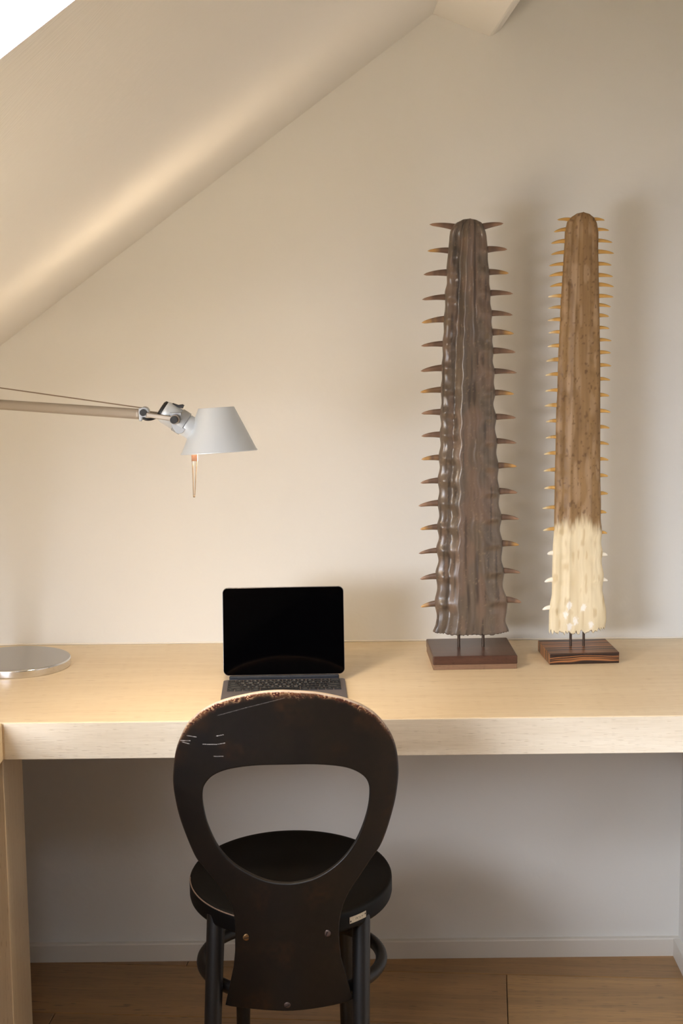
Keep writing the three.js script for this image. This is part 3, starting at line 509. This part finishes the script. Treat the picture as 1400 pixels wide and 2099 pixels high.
// ------------------------------------------------------------------ the chair
{
  const CX = -0.103;
  const tab = (xs, ys) => (v) => { let i = 0; if (v <= xs[0]) return ys[0]; while (i < xs.length - 2 && v > xs[i + 1]) i++; if (v >= xs[xs.length - 1]) return ys[ys.length - 1]; return lerp(ys[i], ys[i + 1], (v - xs[i]) / (xs[i + 1] - xs[i])); };
  const zc = tab([.25, .30, .36, .42, .50, .60, .72, .86, .95], [.842, .851, .862, .872, .886, .905, .931, .968, .995]);
  const zcs = (y) => (zc(y - 0.03) + zc(y - 0.015) + zc(y) + zc(y + 0.015) + zc(y + 0.03)) / 5;
  const kk = tab([.25, .42, .55, .7, .9], [2.4, 2.2, 1.5, 1.0, .85]);
  const CZ = 0.66;
  const rear = (x, y) => zcs(y) - kk(y) * x * x - CZ;                 // rear face, local to the chair
  const c = thing('bentwood_chair', 'worn black wooden bistro chair with a pierced shield back and round seat', 'chair', [CX, 0, CZ]);
  // worn paint map, planar over the back: x -0.2..0.2, y 0.25..0.9
  const outl = BACK_OUT;
  const dist = (x, y) => { let m = 9; for (let i = 0; i < outl.length; i++) { const a = outl[i], b = outl[(i + 1) % outl.length], dx = b[0] - a[0], dy = b[1] - a[1], t = clamp(((x - a[0]) * dx + (y - a[1]) * dy) / (dx * dx + dy * dy)); const e = (x - a[0] - dx * t) ** 2 + (y - a[1] - dy * t) ** 2; if (e < m) m = e; } return Math.sqrt(m); };
  const inside = (x, y) => { let r = false; for (let i = 0, j = outl.length - 1; i < outl.length; j = i++) { const a = outl[i], b = outl[j]; if ((a[1] > y) !== (b[1] > y) && x < (b[0] - a[0]) * (y - a[1]) / (b[1] - a[1]) + a[0]) r = !r; } return r; };
  const TW = 512, TH = 832, px = new Uint8Array(TW * TH * 4);
  const marks = [[-.163, .8035, -.147, .802], [-.175, .793, -.158, .794], [-.172, .7905, -.160, .788], [-.136, .789, -.113, .790], [-.113, .790, -.098, .7935], [-.118, .767, -.102, .768], [-.112, .806, -.1, .809], [-.108, .845, -.06, .861], [-.06, .861, .004, .879]];
  for (let j = 0; j < TH; j++) for (let i = 0; i < TW; i++) {
    const x = (i + 0.5) / TW * 0.42 - 0.21, y = 0.24 + (j + 0.5) / TH * 0.68, k = (j * TW + i) * 4;
    const n1 = vnoise(x * 30, y * 30, 1e6, 1e6, 101), n2 = vnoise(x * 140, y * 140, 1e6, 1e6, 102), n3 = vnoise(x * 500, y * 500, 1e6, 1e6, 103);
    let r = 13 + 6 * n1 + 4 * n2, g = 10 + 4 * n1 + 3 * n2, b = 9 + 3 * n2;
    const br = sst(0.62, 0.85, vnoise(x * 22, y * 18, 1e6, 1e6, 104)); r += 20 * br * n2; g += 8 * br * n2;
    const ins = inside(x, y), d = ins ? dist(x, y) : 0;
    const topw = sst(0.76, 0.87, y), edge = 1 - sst(0.0, 0.0022 + topw * 0.011 * n1 + topw * 0.006, d + (n2 - 0.5) * 0.008 * topw + (n3 - 0.5) * 0.003);
    const wear = edge * (0.25 + 0.75 * topw) * (y > 0.5 ? 1 : 0.25);
    const pal = n3 > 0.6 ? [196, 150, 106] : n2 > 0.45 ? [122, 72, 44] : [72, 34, 24];
    const rim = (1 - sst(0, 0.0016 + topw * 0.0012, d)) * topw;
    r = lerp(r, pal[0], wear); g = lerp(g, pal[1], wear); b = lerp(b, pal[2], wear);
    r = lerp(r, 205, rim); g = lerp(g, 182, rim); b = lerp(b, 156, rim);
    for (const m of marks) { const dx = m[2] - m[0], dy = m[3] - m[1], t = clamp(((x - m[0]) * dx + (y - m[1]) * dy) / (dx * dx + dy * dy)), e = Math.hypot(x - m[0] - dx * t, y - m[1] - dy * t); const s = (1 - sst(0.0004, 0.0011, e)) * (m[3] > 0.83 ? 0.45 : 0.9) * (0.5 + 0.5 * n3); r = lerp(r, 190, s); g = lerp(g, 182, s); b = lerp(b, 176, s); }
    px[k] = clamp(r, 0, 255); px[k + 1] = clamp(g, 0, 255); px[k + 2] = clamp(b, 0, 255); px[k + 3] = 255;
  }
  const tex = new THREE.DataTexture(px, TW, TH); tex.colorSpace = THREE.SRGBColorSpace; tex.magFilter = THREE.LinearFilter; tex.minFilter = THREE.LinearMipmapLinearFilter; tex.generateMipmaps = true; tex.needsUpdate = true;
  const backM = new THREE.MeshPhysicalMaterial({ map: tex, roughness: 0.5, specularIntensity: 0.6, clearcoat: 0.15, clearcoatRoughness: 0.3 });
  const blackM = new THREE.MeshPhysicalMaterial({ color: '#100d0c', roughness: 0.46, clearcoat: 0.2, clearcoatRoughness: 0.3 });
  const seatM = new THREE.MeshPhysicalMaterial({ color: '#060505', roughness: 0.55, specularIntensity: 0.4 });
  const hoopM = std('#5a3a26', 0.5);
  // ring mesh between hole and outline
  const hc = [0.0, 0.64], NA = 260;
  const curve = (pts) => new THREE.CatmullRomCurve3(pts.map(([x, y]) => V(x, y, 0)), true, 'catmullrom', 0.5).getPoints(1400);
  const byAngle = (pts) => { const a = pts.map((p) => [Math.atan2(p.y - hc[1], p.x - hc[0]), Math.hypot(p.x - hc[0], p.y - hc[1])]).sort((p, q) => p[0] - q[0]); return (t) => { let i = a.findIndex((p) => p[0] >= t); if (i <= 0) { const p = a[a.length - 1], q = a[0], w = (t + (t < p[0] ? 2 * Math.PI : 0) - p[0]) / (q[0] + 2 * Math.PI - p[0]); return lerp(p[1], q[1], clamp(w)); } const p = a[i - 1], q = a[i]; return lerp(p[1], q[1], (t - p[0]) / (q[0] - p[0] || 1)); }; };
  const rO = byAngle(curve(BACK_OUT)), rH = byAngle(curve(BACK_HOLE));
  const T = 0.0125, E = 0.0032, prof = [];
  for (let i = 0; i <= 22; i++) { const s = i / 22; prof.push([s, 0, 0]); }
  const arc = (inner, list) => list.forEach(([o, d]) => prof.push([inner ? 0 : 1, o, d]));
  const q4 = [0.2, 0.5, 0.8, 1];
  // rear face runs hole -> outline (inset by E at both ends), then round the outer edge, front face back, round the inner edge
  const ring = [];
  for (let i = 0; i <= 22; i++) ring.push({ s: i / 22, off: 0, d: 0, mid: true });
  for (const a of [0.25, 0.5, 0.75, 1]) ring.push({ s: 1, out: Math.sin(a * Math.PI / 2) * E, d: E - Math.cos(a * Math.PI / 2) * E });
  for (const a of [0, 0.25, 0.5, 0.75, 1]) ring.push({ s: 1, out: Math.cos(a * Math.PI / 2) * E, d: T - E + Math.sin(a * Math.PI / 2) * E });
  for (let i = 21; i >= 0; i--) ring.push({ s: i / 22, d: T, mid: true });
  for (const a of [0.25, 0.5, 0.75, 1]) ring.push({ s: 0, out: -Math.sin(a * Math.PI / 2) * E, d: T - E + Math.cos(a * Math.PI / 2) * E });
  for (const a of [0, 0.25, 0.5, 0.75]) ring.push({ s: 0, out: -Math.cos(a * Math.PI / 2) * E, d: E - Math.sin(a * Math.PI / 2) * E });
  const pos = [], uv = [], idx = [], K = ring.length;
  for (let a = 0; a < NA; a++) {
    const t = -Math.PI + (a + 0.5) / NA * 2 * Math.PI, r0 = rH(t) + E, r1 = rO(t) - E;
    for (const p of ring) {
      const s = p.mid ? p.s : p.s, r = lerp(r0, r1, s) + (p.out || 0), x = hc[0] + Math.cos(t) * r, y = hc[1] + Math.sin(t) * r;
      pos.push(x, y, rear(x, y) - p.d); uv.push((x + 0.21) / 0.42, (y - 0.24) / 0.68);
    }
  }
  for (let a = 0; a < NA; a++) for (let k = 0; k < K; k++) { const b = (a + 1) % NA, l = (k + 1) % K, A = a * K + k, B = b * K + k, C = b * K + l, D = a * K + l; idx.push(A, D, B, B, D, C); }
  const bg = new THREE.BufferGeometry(); bg.setAttribute('position', new THREE.Float32BufferAttribute(pos, 3)); bg.setAttribute('uv', new THREE.Float32BufferAttribute(uv, 2)); bg.setIndex(idx); bg.computeVertexNormals();
  const back = mesh('backrest', bg, backM, c, 'black shield-shaped back with worn top edge');
  const brass = std('#7a5c3a', 0.4, { metalness: 0.6 }), grey = std('#5b4a42', 0.5, { metalness: 0.4 });
  const screw = (x, y, r, m) => { const z = rear(x, y); const g = lathe([[0, 0.0022], [r * 0.6, 0.002], [r, 0.0006], [r, -0.002], [0, -0.002]], 24).rotateX(Math.PI / 2); const slot = box(r * 1.5, r * 0.22, 0.0006, 0, 0, 0.0022).rotateZ(0.6 + x * 9); const o = mesh('screw', g, m, back); o.position.set(x, y, z); o.rotation.set(0.18, x * -4, 0); mesh('slot', slot, M.black, o); };
  screw(-0.0727, 0.4137, 0.0072, brass); screw(0.0691, 0.4204, 0.0072, grey); screw(-0.0034, 0.2802, 0.006, grey);
  // seat: round, dished, a little lower at the back
  const SX = 0.191, SZ = 0.206, TILT = 0.062, SY = 0.455, ST = 0.036;
  const sp = [[0, -0.004], [0.6, -0.004], [0.8, -0.003], [0.92, 0], [0.965, 0.0004], [0.988, -0.001], [0.997, -0.004], [1, -0.01], [1, -ST + 0.006], [0.995, -ST + 0.002], [0.98, -ST], [0, -ST]];
  const seatG = new THREE.LatheGeometry(sp.map(([r, y]) => new THREE.Vector2(r, y)), 96); seatG.scale(SX, 1, SZ).rotateX(TILT).translate(-0.013 + 0.013, SY, -0.005); seatG.computeVertexNormals();
  const seat = mesh('seat', seatG, seatM, c);
  const rimPts = []; for (let i = 0; i <= 60; i++) { const a = Math.PI * (0.38 - 0.02 * i / 60 * 0) + i / 60 * Math.PI * 0.75; rimPts.push(0); }
  // chipped rim line along the seat's left edge
  const chip = []; for (let i = 0; i <= 40; i++) { const a = Math.PI * (0.98 - 0.36 * i / 40); chip.push(V(Math.cos(a) * SX * 0.9925, -0.0022, Math.sin(a) * SZ * 0.9925).applyAxisAngle(V(1, 0, 0), TILT).add(V(0, SY, -0.005))); }
  mesh('worn_rim', new THREE.TubeGeometry(new THREE.CatmullRomCurve3(chip), 60, 0.0014, 6), std('#6e5a4c', 0.6), seat, 'chipped pale edge');
  // maker's plate on the seat rim
  const plate = new THREE.PlaneGeometry(0.041, 0.0125, 10, 1);
  { const p = plate.attributes.position; const a0 = 0.86; for (let i = 0; i < p.count; i++) { const a = a0 - p.getX(i) / 0.2, y = p.getY(i) - 0.017; const P = V(Math.cos(a) * (SX + 0.0012), y, Math.sin(a) * (SZ + 0.0012)).applyAxisAngle(V(1, 0, 0), TILT); p.setXYZ(i, P.x, P.y + SY, P.z - 0.005); } plate.computeVertexNormals(); }
  const plateTex = dataTex(128, 40, (u, v) => { const n = vnoise(u * 40, v * 14, 1e6, 1e6, 131); const ink = v > 0.35 && v < 0.62 && u > 0.3 && u < 0.86 && vnoise(u * 46, v * 9, 1e6, 1e6, 133) > 0.55; const hole = Math.hypot((u - 0.06) * 3.2, v - 0.3) < 0.13 || Math.hypot((u - 0.94) * 3.2, v - 0.6) < 0.13; const b = hole ? 40 : ink ? 110 : 176 + 34 * n; return [b, b * 0.93, b * 0.8]; });
  const pg = plate.clone(); pg.setIndex(Array.from(plate.index.array).reverse());
  mesh('maker_plate', plate, std('#ffffff', 0.5, { map: plateTex, side: THREE.DoubleSide }), seat, 'small pale metal plate on the seat rim');
  // legs and hoop
  const taper = (a, b, r0, r1) => rod(a, b, r0, r1, 24);
  const legTop = SY - ST;
  mesh('leg', mergeGeometries([taper(V(-0.133, 0.425, 0.118), V(-0.148, 0.0, 0.21), 0.0168, 0.0145)]), blackM, c);
  mesh('leg', taper(V(0.131, 0.425, 0.118), V(0.126, 0.0, 0.21), 0.0168, 0.0145), blackM, c);
  mesh('leg', taper(V(-0.1, 0.43, -0.13), V(-0.108, 0.0, -0.18), 0.017, 0.013), blackM, c);
  mesh('leg', taper(V(0.1, 0.43, -0.13), V(0.104, 0.0, -0.18), 0.017, 0.013), blackM, c);
  const hp = []; for (let i = 0; i < 64; i++) { const a = i / 64 * Math.PI * 2; hp.push(V(Math.cos(a) * 0.168, 0.288, Math.sin(a) * 0.172)); }
  const hs = new THREE.Shape(); hs.absellipse(0, 0, 0.0075, 0.0125, 0, Math.PI * 2);
  const hg = new THREE.TorusGeometry(0.17, 0.011, 14, 96).rotateX(Math.PI / 2).scale(1, 1.15, 1.0).translate(0, 0.288, 0);
  mesh('hoop', hg, blackM, c, 'round bentwood hoop bracing the legs');
}
renderer.render(scene, camera);
